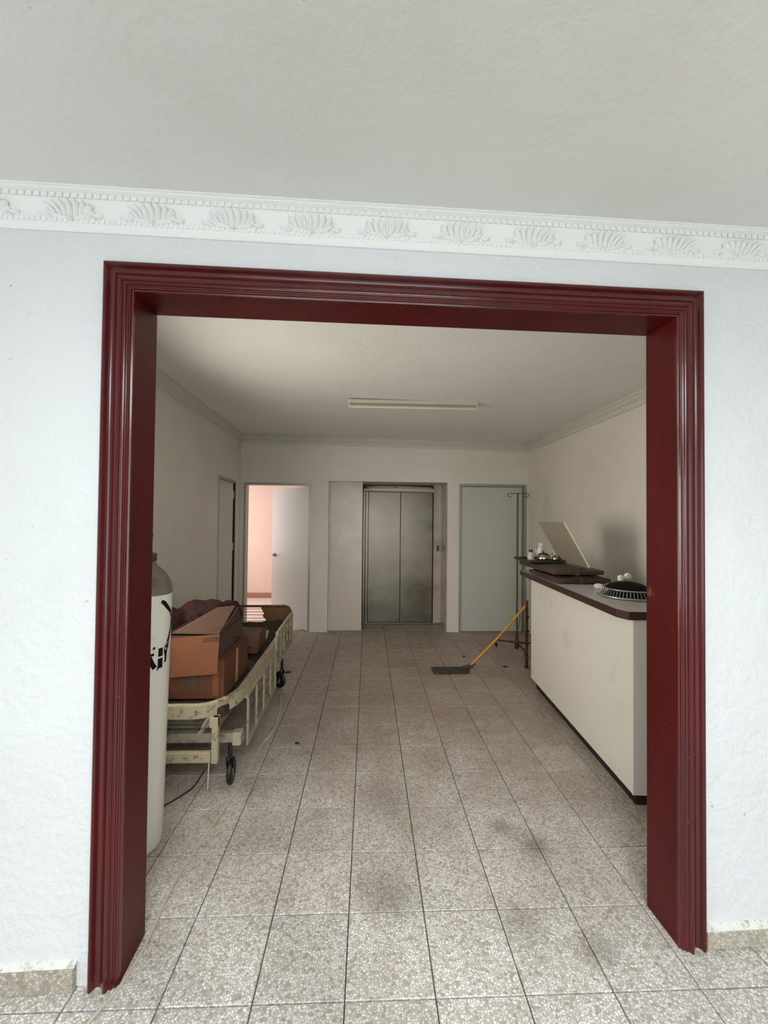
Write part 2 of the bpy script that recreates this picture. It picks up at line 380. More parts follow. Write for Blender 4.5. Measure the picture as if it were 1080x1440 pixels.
# ---- far room shell
YB = 5.73
XLn, XLf, XR = -1.63, -1.775, 2.28          # left wall tapers slightly
def xl(y): return XLn + (XLf - XLn) * (y - 1.6) / (YB - 1.6)
HL = 2.06
def leftwall(y0, y1, z0, z1):
    return [(xl(y0) - 0.14, y0, z0), (xl(y0), y0, z0), (xl(y1), y1, z0), (xl(y1) - 0.14, y1, z0), (xl(y0) - 0.14, y0, z1), (xl(y0), y0, z1), (xl(y1), y1, z1), (xl(y1) - 0.14, y1, z1)]
LD0, LD1 = 4.82, 5.52                        # door opening in the left wall
m = MB(); m.hexa(leftwall(2.95, LD0, 0, 2.8)); m.hexa(leftwall(1.55, 1.73, 0, 2.8)); m.hexa(leftwall(1.73, 2.95, 0, 0.92)); m.hexa(leftwall(1.73, 2.95, 2.18, 2.8)); m.hexa(leftwall(LD0, LD1, 2.07, 2.8)); m.hexa(leftwall(LD1, YB + 0.14, 0, 2.8))  # opening near the hall end is made up to let the fill in
tag(m.build('wall_left', M['room_wall']), 'far room left wall with a flush door near the corner', 'wall', kind='structure')
m = MB().box(XR, XR + 0.12, 1.6, YB + 0.14, 0, 2.8)
tag(m.build('wall_right', M['room_wall']), 'far room right wall behind the counter', 'wall', kind='structure')
# back wall with two door openings and the lift alcove
D1a, D1b = -1.725, -0.800; AL, AR = -0.555, 1.118; D3a, D3b = 1.285, 2.25
m = MB(); B = YB + 0.13
m.box(XLf - 0.15, D1a, YB, B, 0, 2.8); m.box(D1a, D1b, YB, B, HL + 0.01, 2.8); m.box(D1b, AL, YB, B, 0, 2.8)
m.box(AL, AR, YB, B, 2.105, 2.8); m.box(AR, D3a, YB, B, 0, 2.8); m.box(D3a, D3b, YB, B, 2.09, 2.8); m.box(D3b, XR + 0.1, YB, B, 0, 2.8)
m.box(D3a - 0.05, XR + 0.1, B + 0.05, B + 0.1, 0, 2.8)
tag(m.build('wall_back', M['room_wall']), 'far wall with two doors and the recessed lift', 'wall', kind='structure')
tag(MB().box(XLf + 0.01, XR - 0.01, YB - 0.012, YB, 2.335, 2.352).build('trim_4', M['room_wall']), 'thin raised plaster line across the far wall above the doors', 'trim', kind='structure')
m = MB().hexa([(-1.95, 1.56, zc(-1.95)), (2.45, 1.66, zc(2.45)), (2.45, 5.9, zc(2.45)), (-1.95, 5.9, zc(-1.95)), (-1.95, 1.56, 2.82), (2.45, 1.66, 2.82), (2.45, 5.9, 2.82), (-1.95, 5.9, 2.82)])
tag(m.build('ceiling', M['ceiling']), 'plain ceiling of the far room with one tube fitting', 'ceiling', kind='structure')
# far room cornice: two stepped bands round three sides
prof = [(0, -0.105), (0.012, -0.105), (0.016, -0.085), (0.022, -0.075), (0.022, -0.062), (0.034, -0.055), (0.046, -0.03), (0.05, -0.022), (0.06, -0.018), (0.06, 0.004), (0, 0.004)]
pth = [((xl(1.62), 1.62), (1, 0.035)), ((XLf, YB), (1, -1)), ((XR, YB), (-1, -1)), ((XR, 1.68), (-1, 0))]
m = MB(); n = len(prof)
for (px, py), (dx, dy) in pth:
    for d, dz in prof: m.v.append((px + dx * d, py + dy * d, zc(px) + dz))
for i in range(3):
    for k in range(n): m.f.append((i * n + k, i * n + (k + 1) % n, (i + 1) * n + (k + 1) % n, (i + 1) * n + k))
m.f += [tuple(range(n)), tuple(3 * n + k for k in range(n))]
tag(m.build('trim_3', M['room_plaster'], smooth=35), 'plain stepped cornice round the far room ceiling', 'cornice', kind='structure')

# ---- pink room seen through the open door
m = MB(); P = M['pink_wall']
m.box(-3.3, 0.2, 8.2, 8.3, 0, 2.8)
m.box(-3.4, -3.3, 5.86, 6.25, 0, 2.8); m.box(-3.4, -3.3, 7.75, 8.3, 0, 2.8); m.box(-3.4, -3.3, 6.25, 7.75, 0, 0.7); m.box(-3.4, -3.3, 6.25, 7.75, 2.3, 2.8)
m.box(-0.72, -0.62, 5.86, 8.2, 0, 2.8); m.box(-3.3, -1.95, 5.86, 5.92, 0, 2.8)
tag(m.build('wall_pink', P), 'pink walls of the bright room beyond the open door', 'wall', kind='structure')
tag(MB().box(-3.3, -0.7, 5.87, 8.3, -0.08, 0.0).build('floor_pink', M['pink_floor']), 'pale floor of the bright pink room', 'floor', kind='structure')
tag(MB().box(-3.4, -0.6, 5.86, 8.3, 2.75, 2.82).build('ceiling_pink', M['ceiling']), 'ceiling of the bright pink room', 'ceiling', kind='structure')
tag(MB().box(-3.3, -0.72, 8.185, 8.2, 0, 0.1).build('baseboard_pink', M['pink_skirt']), 'brown skirting under the pink wall', 'baseboard', kind='structure')

# ---- red casing of the opening
tr = empty('trim_1', W(SW / 2, 0, 0), 'glossy dark red moulded casing round the wide opening', 'door casing', kind='structure')
P0 = [(0, 0), (0, .018), (.002, .024), (.006, .0275), (.010, .0270), (.0135, .0225), (.017, .0150), (.022, .0095), (.028, .0075), (.034, .0085), (.040, .0125), (.046, .0195), (.051, .0265), (.055, .0305), (.060, .0310), (.064, .0265),
      (.067, .0195), (.070, .0190), (.073, .0215), (.076, .0200), (.078, .0150), (.081, .0130), (.085, .0150), (.088, .0125), (.090, .007), (.095, .005), (.095, -.004), (0.0, -.004)]
def sweep(fa, fb):
    m = MB(); n = len(P0)
    m.v += [fa(w_, p_) for w_, p_ in P0]; m.v += [fb(w_, p_) for w_, p_ in P0]
    m.f += [(k, (k + 1) % n, n + (k + 1) % n, n + k) for k in range(n)] + [tuple(range(n)), tuple(range(2 * n - 1, n - 1, -1))]
    return m
sweep(lambda a, p: W(a, -p, 0), lambda a, p: W(a, -p, HC - a)).build('side_casing', M['red'], tr, 30)
sweep(lambda a, p: W(SW - a, -p, 0), lambda a, p: W(SW - a, -p, HC - a)).build('side_casing', M['red'], tr, 30)
sweep(lambda a, p: W(a, -p, HC - a), lambda a, p: W(SW - a, -p, HC - a)).build('head_casing', M['red'], tr, 30)
MB().box(CW - 0.018, CW, 0.004, TH + 0.012, 0, HC - CW, W).build('jamb_lining', M['red_lining'], tr, bev=0.0015, seg=1)
MB().box(SW - CW, SW - CW + 0.018, 0.004, TH + 0.012, 0, HC - CW, W).build('jamb_lining', M['red_lining'], tr, bev=0.0015, seg=1)
MB().box(CW - 0.018, SW - CW + 0.018, 0.004, TH + 0.012, HC - CW, HC - CW + 0.018, W).build('head_lining', M['red_lining'], tr, bev=0.0015, seg=1)

# ---- ornate hall cornice
co = empty('trim_2', W(SW / 2, 0, CEIL), 'white plaster cornice with bead row and leaf fans above the opening', 'cornice', kind='structure')
cp = [(0, -.130), (.007, -.130), (.010, -.126), (.011, -.114), (.013, -.110), (.014, -.086), (.017, -.078), (.021, -.055), (.027, -.040), (.030, -.036), (.031, -.034), (.031, -.018), (.036, -.016), (.040, -.012), (.045, -.010), (.046, -.006), (.052, -.004), (.052, .003), (0, .003)]
m = MB(); n = len(cp); sa, sb = -4.1, 4.7
m.v += [W(sa, -p, CEIL + z) for p, z in cp] + [W(sb, -p, CEIL + z) for p, z in cp]
m.f += [(k, (k + 1) % n, n + (k + 1) % n, n + k) for k in range(n)] + [tuple(range(n)), tuple(range(2 * n - 1, n - 1, -1))]
m.build('moulding', M['plaster'], co, 28)
m = MB(); s = -2.6
while s < 4.6:
    m.box(s, s + 0.0165, -0.0375, -0.029, CEIL - 0.0335, CEIL - 0.0185, W); s += 0.0243
o = m.build('bead_row', M['plaster'], co); o['kind'] = 'stuff'
m = MB(); s = -2.6
while s < 4.6:
    m.box(s, s + 0.008, -0.0165, -0.012, CEIL - 0.104, CEIL - 0.088, W); s += 0.0175
o = m.build('dot_row', M['plaster'], co); o['kind'] = 'stuff'
def leaf_fan():
    m = MB()
    def petal(sx, z0, ang, L, wd, pr, d0):
        # tapered, curled leaf: base (sx,z0) leaning by ang, in (s,d,z) around the motif centre
        segs = 5; ring = []
        ca, sn = math.cos(ang), math.sin(ang)
        for i in range(segs + 1):
            t = i / segs; ww = wd * math.sin(PI * (0.12 + 0.80 * t)) ** 0.8; l = L * t
            cx, cz = sx + sn * l, z0 + ca * l
            dd = d0 + pr * (0.35 + 0.65 * math.sin(PI * min(t * 0.75, 1))) 
            base = -(0.014 + 0.016 * max(0, (cz + 0.085) / 0.05))
            ring.append([(cx - ca * ww, base, cz + sn * ww), (cx - ca * ww * 0.35, base - dd, cz + sn * ww * 0.35), (cx + ca * ww * 0.35, base - dd, cz - sn * ww * 0.35), (cx + ca * ww, base, cz - sn * ww)])
        o = len(m.v)
        for rg in ring: m.v.extend(rg)
        for i in range(segs):
            for k in range(3): m.f.append((o + i * 4 + k, o + i * 4 + k + 1, o + i * 4 + 5 + k, o + i * 4 + 4 + k))
        m.f.append((o, o + 1, o + 2, o + 3)); m.f.append(tuple(o + segs * 4 + k for k in (3, 2, 1, 0)))
    for k in (-3, -2, -1, 0, 1, 2, 3):
        petal(k * 0.0150, -0.090 + 0.002 * abs(k), k * 0.25, 0.050 - 0.0025 * abs(k), 0.0080, 0.018, 0.001)
    for sg in (-1, 1):
        petal(sg * 0.006, -0.092, sg * 1.42, 0.062, 0.008, 0.012, 0.001)
        petal(sg * 0.052, -0.088, sg * 0.95, 0.032, 0.006, 0.013, 0.001)
        petal(sg * 0.070, -0.078, sg * 1.75, 0.036, 0.0065, 0.011, 0.001)
        petal(sg * 0.066, -0.084, sg * 2.15, 0.020, 0.005, 0.009, 0.001)
        petal(sg * 0.088, -0.082, sg * 1.3, 0.020, 0.0045, 0.008, 0.001)
    petal(0, -0.086, PI, 0.014, 0.006, 0.014, 0.002)
    return m
lf = leaf_fan(); lf0 = None
for k in range(-8, 15):
    s = -0.111 + 0.2706 * (k)
    if s < -1.2 or s > 3.0: continue
    if lf0 is None:
        me = bpy.data.meshes.new('leaf_fan'); me.from_pydata(lf.v, [], lf.f); me.materials.append(M['plaster'])
        bm = bmesh.new(); bm.from_mesh(me); bmesh.ops.recalc_face_normals(bm, faces=bm.faces); bm.to_mesh(me); bm.free()
        for p in me.polygons: p.use_smooth = True
        lf0 = bpy.data.objects.new('leaf_fan', me); o = lf0
    else: o = lf0.copy()
    C.objects.link(o); o.parent = co
    o.location = Vector(W(s, 0, CEIL)) - co.location; o.rotation_euler = (0, 0, math.atan2(UX.y, UX.x))

# ---- hall skirting: terrazzo pieces with mortar on top
def skirting(name, s0, s1, z0, label):
    e = empty(name, W((s0 + s1) / 2, 0, 0), label, 'skirting', kind='structure')
    s = s0; k = 0
    L = 0.298
    while abs(s1 - s) > 0.02:
        d = 1 if s1 > s0 else -1
        t = s + d * min(L, abs(s1 - s)); a, b = min(s, t), max(s, t)
        if k < 5: MB().box(a + 0.0015, b - 0.0015, -0.022 + random.uniform(-.001, .001), 0, 0.001, z0 + random.uniform(-.002, .002), W).build('skirting_tile', M['skirt_tile'], e, bev=0.002, seg=1)
        s = t; k += 1
    m = MB(); n_ = 24
    for i in range(n_):
        a = min(s0, s1) + abs(s1 - s0) * i / n_; b = min(s0, s1) + abs(s1 - s0) * (i + 1) / n_
        m.hexa([W(a, -0.019, z0 - .001), W(b, -0.019, z0 - .001), W(b, 0, z0 - .001), W(a, 0, z0 - .001), W(a, -0.012, z0 + .004), W(b, -0.012, z0 + .004), W(b, 0, z0 + .014 + random.uniform(-.003, .003)), W(a, 0, z0 + .014 + random.uniform(-.003, .003))])
    m.build('mortar_bead', M['mortar'], e)
skirting('baseboard_left', -0.045, -1.35, 0.078, 'terrazzo skirting pieces left of the red casing')
skirting('baseboard_right', SW + 0.004, SW + 1.35, 0.066, 'terrazzo skirting pieces right of the red casing')

# ================================================================= doors
# open white door (hinged on its right jamb, swung into the pink room)
d1 = empty('door_1', (-0.82, 5.75, 0), 'white flush door standing open into the bright pink room', 'door', kind='structure')
m = MB(); m.box(D1a, D1a + 0.03, YB - 0.006, B, 0, HL + 0.01); m.box(D1b - 0.03, D1b, YB - 0.006, B, 0, HL + 0.01); m.box(D1a + 0.03, D1b - 0.03, YB - 0.006, B, HL - 0.022, HL + 0.01)
m.build('door_frame', M['alu'], d1)
ang = math.radians(41); L = 0.84
def leaf1(u, v, z):      # u along the leaf from the hinge, v through it
    return (-0.832 - u * math.cos(ang) + v * math.sin(ang), 5.775 + u * math.sin(ang) + v * math.cos(ang), z)
lf1 = MB().box(0, L, 0, 0.038, 0.008, 2.03, leaf1).build('door_leaf', M['leaf_white'], d1, bev=0.002, seg=1)
m = MB(); c0 = leaf1(L - 0.07, -0.002, 1.02); c1 = leaf1(L - 0.07, -0.05, 1.02)
m.tube([c0, leaf1(L - 0.07, -0.012, 1.02)], 0.026, 14); m.tube([c0, c1], 0.009, 8); m.tube([leaf1(L - 0.07, -0.046, 1.02), leaf1(L - 0.17, -0.046, 1.018)], 0.008, 8)
m.build('door_handle', M['dull_steel'], lf1, 40)
# flush door in the left wall
d2 = empty('door_2', (-1.76, 5.17, 0), 'grey flush door set in the left wall behind the bed', 'door', kind='structure')
xm = xl(5.17)
def ldw(y, off, z): return (xl(y) + off, y, z)
def lbox(m, y0, y1, o0, o1, z0, z1): return m.hexa([ldw(y0, o0, z0), ldw(y0, o1, z0), ldw(y1, o1, z0), ldw(y1, o0, z0), ldw(y0, o0, z1), ldw(y0, o1, z1), ldw(y1, o1, z1), ldw(y1, o0, z1)])
m = MB(); lbox(m, LD0, LD0 + 0.03, -0.12, 0.006, 0, 2.07); lbox(m, LD1 - 0.03, LD1, -0.12, 0.006, 0, 2.07); lbox(m, LD0 + 0.03, LD1 - 0.03, -0.12, 0.006, 2.035, 2.07)
m.build('door_frame', M['alu'], d2)
lw = MB(); lbox(lw, LD0 + 0.034, LD1 - 0.10, -0.045, -0.008, 0.01, 2.03); lf2 = lw.build('door_leaf', M['leaf_grey'], d2)
m = MB(); lbox(m, LD1 - 0.10, LD1 - 0.034, -0.12, -0.09, 0.0, 2.035); lbox(m, LD1 - 0.034, LD1 - 0.0295, -0.12, -0.001, 0.0, 2.035); m.build('dark_gap', M['dark_gap'], d2)['label'] = 'dark gap on the hinge side of the door'  # jamb face and gap covered in dark colour to act as shade
for z in (0.35, 1.2, 1.88):
    q = ldw(LD1 - 0.07, -0.015, z); MB().tube([(q[0], q[1], z - 0.05), (q[0], q[1], z + 0.05)], 0.013, 8).build('hinge', M['alu'], d2, 40)
# grey door right of the lift
d3 = empty('door_3', (1.77, 5.75, 0), 'closed blue-grey flush door right of the lift', 'door', kind='structure')
m = MB(); m.box(D3a, D3a + 0.025, YB - 0.008, B, 0, 2.09); m.box(D3b - 0.055, D3b, YB - 0.008, B, 0, 2.09); m.box(D3a + 0.025, D3b - 0.055, YB - 0.008, B, 2.055, 2.09)
m.build('door_frame', M['alu'], d3)
MB().box(D3a + 0.028, D3b - 0.058, YB + 0.022, YB + 0.06, 0.006, 2.05).build('door_leaf', M['leaf_grey'], d3, bev=0.002, seg=1)
MB().box(D3b - 0.05, D3b - 0.044, YB - 0.011, YB - 0.007, 0, 2.08).build('frame_groove', M['dark_gap'], d3)

# ================================================================= lift
el = empty('elevator_entrance', (0.5, 6.24, 0), 'closed two-panel stainless steel lift doors in a recess', 'elevator')
YE = 6.24
MB().box(0.005, 0.492, YE, YE + 0.03, 0.012, 1.99).build('door_panel', M['stainless'], el, bev=0.003, seg=1)
MB().box(0.497, 0.985, YE - 0.012, YE + 0.03, 0.012, 1.99).build('door_panel', M['stainless'], el, bev=0.003, seg=1)
m = MB(); m.box(-0.075, -0.045, YE - 0.04, YE + 0.05, 0, 2.0); m.box(-0.038, 0.0, YE - 0.02, YE + 0.05, 0, 2.0)
m.build('side_frame', M['stainless'], el, bev=0.002, seg=1)
MB().box(0.988, 1.004, YE - 0.005, YE + 0.04, 0, 2.0).build('shadow_gap', M['kick'], el)
# bulging header cover with rounded ends
m = MB(); xs = [-0.07 + i * 1.08 / 24 for i in range(25)]
rows = []
for x in xs:
    t = (x + 0.07) / 1.08; e_ = min(t, 1 - t) * 24
    top = 2.075 + 0.012 * math.sin(PI * min(1, t * 1.2)) - (0.035 if e_ < 0.5 else 0.012 if e_ < 1.5 else 0)
    rows.append([(x, YE + 0.02, 1.99), (x, YE - 0.055, 1.99), (x, YE - 0.07, 2.005), (x, YE - 0.072, 2.05 if e_ > 1 else 2.03), (x, YE - 0.045, top), (x, YE + 0.02, top)])
for r_ in rows: m.v += r_
for i in range(24):
    for k in range(6): m.f.append((i * 6 + k, i * 6 + (k + 1) % 6, (i + 1) * 6 + (k + 1) % 6, (i + 1) * 6 + k))
m.f += [tuple(range(6)), tuple(24 * 6 + k for k in range(6))]
hd = m.build('header_cover', M['header'], el, 50)
MB().tube([(0.41, YE - 0.045, 2.075), (0.41, YE - 0.085, 2.065)], 0.011, 8).build('bolt', M['kick'], hd)
MB().box(-0.08, 1.12, YE - 0.03, YE + 0.05, -0.004, 0.008).build('sill_plate', M['alu'], el)
MB().box(1.055, 1.085, YE - 0.035, YE - 0.0, 1.10, 1.18).build('call_button_plate', M['dull_steel'], el, bev=0.003, seg=1)
# lift recess walls
m = MB()
m.box(AL, -0.083, 5.832, 6.4, 0, 2.105); tag(m.build('wall_recess_left', M['stone_white']), 'glossy cream facing panel left of the lift doors', 'wall', kind='structure')
m = MB(); m.box(1.004, AR, YE, 6.4, 0, 2.105); m.box(AR, AR + 0.06, B, 6.4, 0, 2.2); 
tag(m.build('wall_recess_right', M['stone']), 'pinkish marble return right of the lift doors', 'wall', kind='structure')
m = MB(); m.box(-0.083, 1.004, YE + 0.02, 6.4, 1.99, 2.105); m.box(-0.083, 1.004, YE + 0.05, 6.4, 0, 1.99)
tag(m.build('wall_recess_back', M['kick']), 'dark back of the lift recess above the doors', 'wall', kind='structure')
tag(MB().box(AL, AR, B, 6.42, 2.105, 2.17).build('ceiling_recess', M['room_wall']), 'soffit over the lift recess', 'ceiling', kind='structure')

# ================================================================= ceiling light
zt = zc(0.41)
cl = empty('ceiling_light', (0.41, 3.80, zt), 'unlit fluorescent batten on the far room ceiling', 'ceiling light')
MB().box(-0.20, 1.02, 3.765, 3.835, zt - 0.036, zt - 0.002).build('housing', M['tube_white'], cl, bev=0.006)
for x in (-0.195, 1.0):
    MB().prism([(3.782, zt - 0.034), (3.818, zt - 0.034), (3.818, zt - 0.075), (3.81, zt - 0.085), (3.79, zt - 0.085), (3.782, zt - 0.075)], x, x + 0.018, lambda a, b, c_: (c_, a, b)).build('lamp_holder', M['tube_white'], cl)
MB().tube([(-0.18, 3.80, zt - 0.066), (1.0, 3.80, zt - 0.066)], 0.013, 12).build('tube', M['tube_glass'], cl, 40)

# ================================================================= reception counter
V = Vector((0.0619, 0.9981, 0)).normalized(); U = Vector((0.9981, -0.0619, 0)).normalized(); OC = Vector((1.458, 2.20, 0))
def CT(u, v, z): return tuple(OC + U * u + V * v + Vector((0, 0, z)))
rc = empty('reception_counter', CT(0.2, 0.8, 0), 'white laminate reception counter with grey top and dark maroon edge', 'counter')
MB().box(0, 0.42, 0.004, 1.65, 0.09, 1.042, CT).build('body', M['laminate'], rc)
MB().box(-0.004, 0.42, -0.008, 0.004, 0.088, 1.042, CT).build('end_panel', M['laminate'], rc, bev=0.002, seg=1)
MB().box(0.045, 0.40, 0.05, 1.63, 0.0, 0.09, CT).build('kick_plate', M['kick'], rc)
topz = 1.085
poly = [(-0.066, 0.045), (-0.035, -0.026), (0.46, -0.026), (0.46, 1.82), (-0.03, 1.82), (-0.066, 1.79)]
inner = [(-0.062, 0.046), (-0.033, -0.022), (0.456, -0.022), (0.456, 1.816), (-0.029, 1.816), (-0.062, 1.788)]
MB().prism(inner, 1.042, topz, CT).build('countertop', M['top_lam'], rc)
m = MB(); n = 6
for (a, b) in zip(poly, inner):
    m.v += [CT(a[0], a[1], 1.040), CT(a[0], a[1], topz + 0.0005), CT(b[0], b[1], topz + 0.0005), CT(b[0], b[1], 1.040)]
for i in range(6):
    j = (i + 1) % 6
    for k in range(4): m.f.append((i * 4 + k, i * 4 + (k + 1) % 4, j * 4 + (k + 1) % 4, j * 4 + k))
m.build('edge_band', M['edge'], rc)

# ---- things on the counter
def pad(name, x0, x1, y0, y1, z0, z1, rot, mt, label, grp):
    m = MB(); cx, cy = (x0 + x1) / 2, (y0 + y1) / 2; hx, hy, hz = (x1 - x0) / 2, (y1 - y0) / 2, (z1 - z0) / 2
    e = empty(name, (cx, cy, z0), label, 'cushion', grp)
    ca, sa_ = math.cos(rot), math.sin(rot)
    nx, ny = 14, 14; grid = {}
    for side in (1, -1):
        for i in range(nx + 1):
            for j in range(ny + 1):
                a = -1 + 2 * i / nx; b = -1 + 2 * j / ny
                e_ = (1 - abs(a) ** 12) * (1 - abs(b) ** 12)
                z = hz * (0.55 + 0.45 * max(e_, 0) ** 0.4) * side
                if side < 0: z = -hz * (0.6 + 0.4 * max(e_, 0) ** 0.2)
                z -= 0.004 * (1 + math.sin(5 * a + 2 * b)) * max(e_, 0) if side > 0 else 0
                x, y = hx * a, hy * b
                grid[(side, i, j)] = len(m.v); m.v.append((cx + x * ca - y * sa_, cy + x * sa_ + y * ca, z0 + hz + z))
        for i in range(nx):
            for j in range(ny): m.f.append((grid[(side, i, j)], grid[(side, i + 1, j)], grid[(side, i + 1, j + 1)], grid[(side, i, j + 1)]))
    ring = [(i, 0) for i in range(nx)] + [(nx, j) for j in range(ny)] + [(i, ny) for i in range(nx, 0, -1)] + [(0, j) for j in range(ny, 0, -1)]
    for k in range(len(ring)):
        a, b = ring[k], ring[(k + 1) % len(ring)]; m.f.append((grid[(1, *a)], grid[(1, *b)], grid[(-1, *b)], grid[(-1, *a)]))
    m.build('cover', mt, e, 60)
    # welt round the edge and a tie strap over the near side
    pts = []
    for a, b in ring[::2]:
        v = m.v[grid[(1, a, b)]]; pts.append((v[0], v[1], z0 + hz))
    MB().tube(pts, 0.006, 6, closed=True).build('welt', mt, e, 60)
    m2 = MB(); ly = -hy
    loc = lambda x, y, z: (cx + x * ca - y * sa_, cy + x * sa_ + y * ca, z)
    m2.hexa([loc(-0.03, ly - 0.010, z0 + 0.004), loc(0.0, ly - 0.010, z0 + 0.004), loc(0.0, ly + 0.02, z0 + 0.004), loc(-0.03, ly + 0.02, z0 + 0.004), loc(-0.045, ly - 0.008, z1 - 0.004), loc(-0.015, ly - 0.008, z1 - 0.004), loc(-0.015, ly + 0.03, z1), loc(-0.045, ly + 0.03, z1)])
    m2.build('strap', M['vinyl'], e)
    return e
pad('seat_cushion', 1.485, 1.895, 3.115, 3.72, topz + 0.001, 1.142, -0.03, M['vinyl2'], 'lower brown vinyl cushion lying on the counter top', 'brown cushions on the counter')
pad('seat_cushion', 1.475, 1.865, 3.165, 3.93, 1.143, 1.2, 0.0, M['vinyl'], 'upper brown vinyl cushion under the tray and slanted board', 'brown cushions on the counter')
# tray with bottles
ty = empty('serving_tray', (1.57, 3.74, 1.2), 'flat dark tray overhanging the cushions at the counter end', 'tray')
tz = 1.203
MB().prism([(1.42, 3.58), (1.44, 3.56), (1.72, 3.56), (1.74, 3.58), (1.74, 3.89), (1.72, 3.91), (1.44, 3.91), (1.42, 3.89)], tz, tz + 0.006).build('tray_base', M['darktray'], ty)
m = MB(); a = [(1.42, 3.56), (1.74, 3.56), (1.74, 3.91), (1.42, 3.91)]
for i in range(4):
    p, q = a[i], a[(i + 1) % 4]; m.bar((*p, tz + 0.013), (*q, tz + 0.013), 0.012, 0.024)
m.build('rim', M['darktray'], ty, bev=0.004)
tz += 0.0065
bt = empty('small_bottle', (1.485, 3.68, tz), 'squat milky bottle with black cap on the dark tray', 'bottle')
MB().lathe([(.028, 0), (.031, .004), (.031, .03), (.027, .055), (.020, .072), (.016, .078), (.016, .082)], (1.487, 3.68, tz), 16).build('bottle_body', M['clear_plastic'], bt, 40)
MB().lathe([(.019, .082), (.019, .097), (.016, .101)], (1.487, 3.68, tz), 14).build('cap', M['black'], bt, 40)
kt = empty('steel_teapot', (1.605, 3.68, tz), 'small steel pot with upright spout and open handle on the dark tray', 'pot')
MB().lathe([(.045, 0), (.060, .008), (.066, .025), (.060, .042), (.048, .054), (.046, .060)], (1.605, 3.68, tz), 20).build('pot_body', M['steel'], kt, 40)
MB().lathe([(.048, .060), (.046, .066), (.020, .073), (.006, .076), (.008, .086), (.004, .090)], (1.605, 3.68, tz), 18).build('lid', M['black'], kt, 40)
MB().tube([(1.558, 3.68, tz + .03), (1.540, 3.68, tz + .045), (1.537, 3.68, tz + .075), (1.533, 3.68, tz + .118)], [.012, .010, .008, .006], 10).build('spout', M['steel'], kt, 60)
MB().tube([(1.655, 3.66, tz + .05), (1.678, 3.66, tz + .075), (1.685, 3.66, tz + .045), (1.665, 3.66, tz + .022)], .005, 8).build('handle', M['steel'], kt, 60)
sp = empty('spray_bottle', (1.645, 3.85, tz), 'slim white nozzle bottle behind the steel pot', 'bottle')
MB().lathe([(.022, 0), (.024, .005), (.024, .09), (.014, .115), (.011, .12), (.011, .13)], (1.645, 3.85, tz), 14).build('bottle_body', M['white_plastic'], sp, 40)
MB().box(1.632, 1.658, 3.815, 3.865, tz + .13, tz + .155).build('nozzle', M['white_plastic'], sp, bev=0.004)
MB().tube([(1.645, 3.82, tz + .135), (1.642, 3.805, tz + .11), (1.64, 3.81, tz + .095)], .004, 6).build('trigger', M['white_plastic'], sp)
bl = empty('steel_cup', (1.694, 3.635, tz), 'small round steel cup beside the pot under the slanted board', 'cup')
MB().lathe([(.016, 0), (.026, .008), (.031, .022), (.028, .036), (.018, .045), (.004, .048)], (1.694, 3.635, tz), 16).build('cup_body', M['steel'], bl, 50)
MB().lathe([(.005, .046), (.009, .054), (.004, .060)], (1.694, 3.635, tz), 10).build('knob', M['black'], bl, 50)
# slanted board
bd = empty('slanted_board', (1.76, 3.43, 1.2), 'grey-beige rectangular board with a cream edge propped at a slant on the brown cushions', 'board')
NB, NT = Vector((1.762, 3.2, 1.203)), Vector((1.556, 3.2, 1.563)); dy = Vector((0, 0.475, 0)); nn = Vector((0.868, 0, 0.497)) * 0.010
MB().hexa([NB, NB + nn, NB + nn + dy, NB + dy, NT, NT + nn, NT + nn + dy, NT + dy]).build('panel', M['board'], bd)
ey = Vector((0, -0.004, 0))
MB().hexa([NB + ey, NB + nn + ey, NB + nn, NB, NT + ey, NT + nn + ey, NT + nn, NT]).build('edge_strip', M['board_edge'], bd)
# wire cage with black dome
fx, fy = 1.725, 2.63; fz = topz + 0.002
fc = empty('wire_basket', (fx, fy, topz), 'round silver wire cage with a black dome at the counter near end', 'basket')
def ring(r, z, k=40): return [(fx + r * math.cos(2 * PI * i / k), fy + r * math.sin(2 * PI * i / k), z) for i in range(k)]
MB().tube(ring(0.190, fz + 0.008), 0.0055, 8, closed=True).build('lower_rim', M['wire'], fc, 60)
MB().tube(ring(0.160, fz + 0.052), 0.004, 8, closed=True).build('upper_rim', M['wire'], fc, 60)
m = MB()
for i in range(56):
    a = 2 * PI * i / 56; m.tube([(fx + .189 * math.cos(a), fy + .189 * math.sin(a), fz + .01), (fx + .176 * math.cos(a), fy + .176 * math.sin(a), fz + .022), (fx + .160 * math.cos(a), fy + .160 * math.sin(a), fz + .053)], 0.0018, 5)
m.build('wires', M['wire'], fc, 60)
MB().lathe([(.165, .006), (.168, .012), (.145, .036), (.10, .04)], (fx, fy, fz), 28).build('inner_bowl', M['matt_black'], fc, 40)
MB().lathe([(.128, .038), (.131, .044), (.124, .058), (.102, .074), (.072, .086), (.035, .092), (.004, .093)], (fx - 0.012, fy + 0.01, fz), 28).build('dome', M['matt_black'], fc, 40)
def crumple(name, c, r, label, grp=None):
    m = MB(); m.ball((0, 0, 0), r[0], r[1], r[2], 9, 6, 0.16)
    m.v = [(c[0] + x, c[1] + y, c[2] + z + r[2]) for x, y, z in m.v]
    return tag(m.build(name, M['paper'], None), label, 'paper', grp)
crumple('crumpled_paper', (1.695, 2.68, fz + .086), (.022, .02, .022), 'left of two crumpled white papers on the black dome', 'crumpled papers by the wire cage')
crumple('crumpled_paper', (1.745, 2.69, fz + .084), (.026, .022, .030), 'larger right one of two crumpled white papers on the black dome', 'crumpled papers by the wire cage')
crumple('crumpled_paper', (1.675, 2.905, topz), (.04, .032, .02), 'crumpled white paper on the counter left of the wire cage', 'crumpled papers by the wire cage')

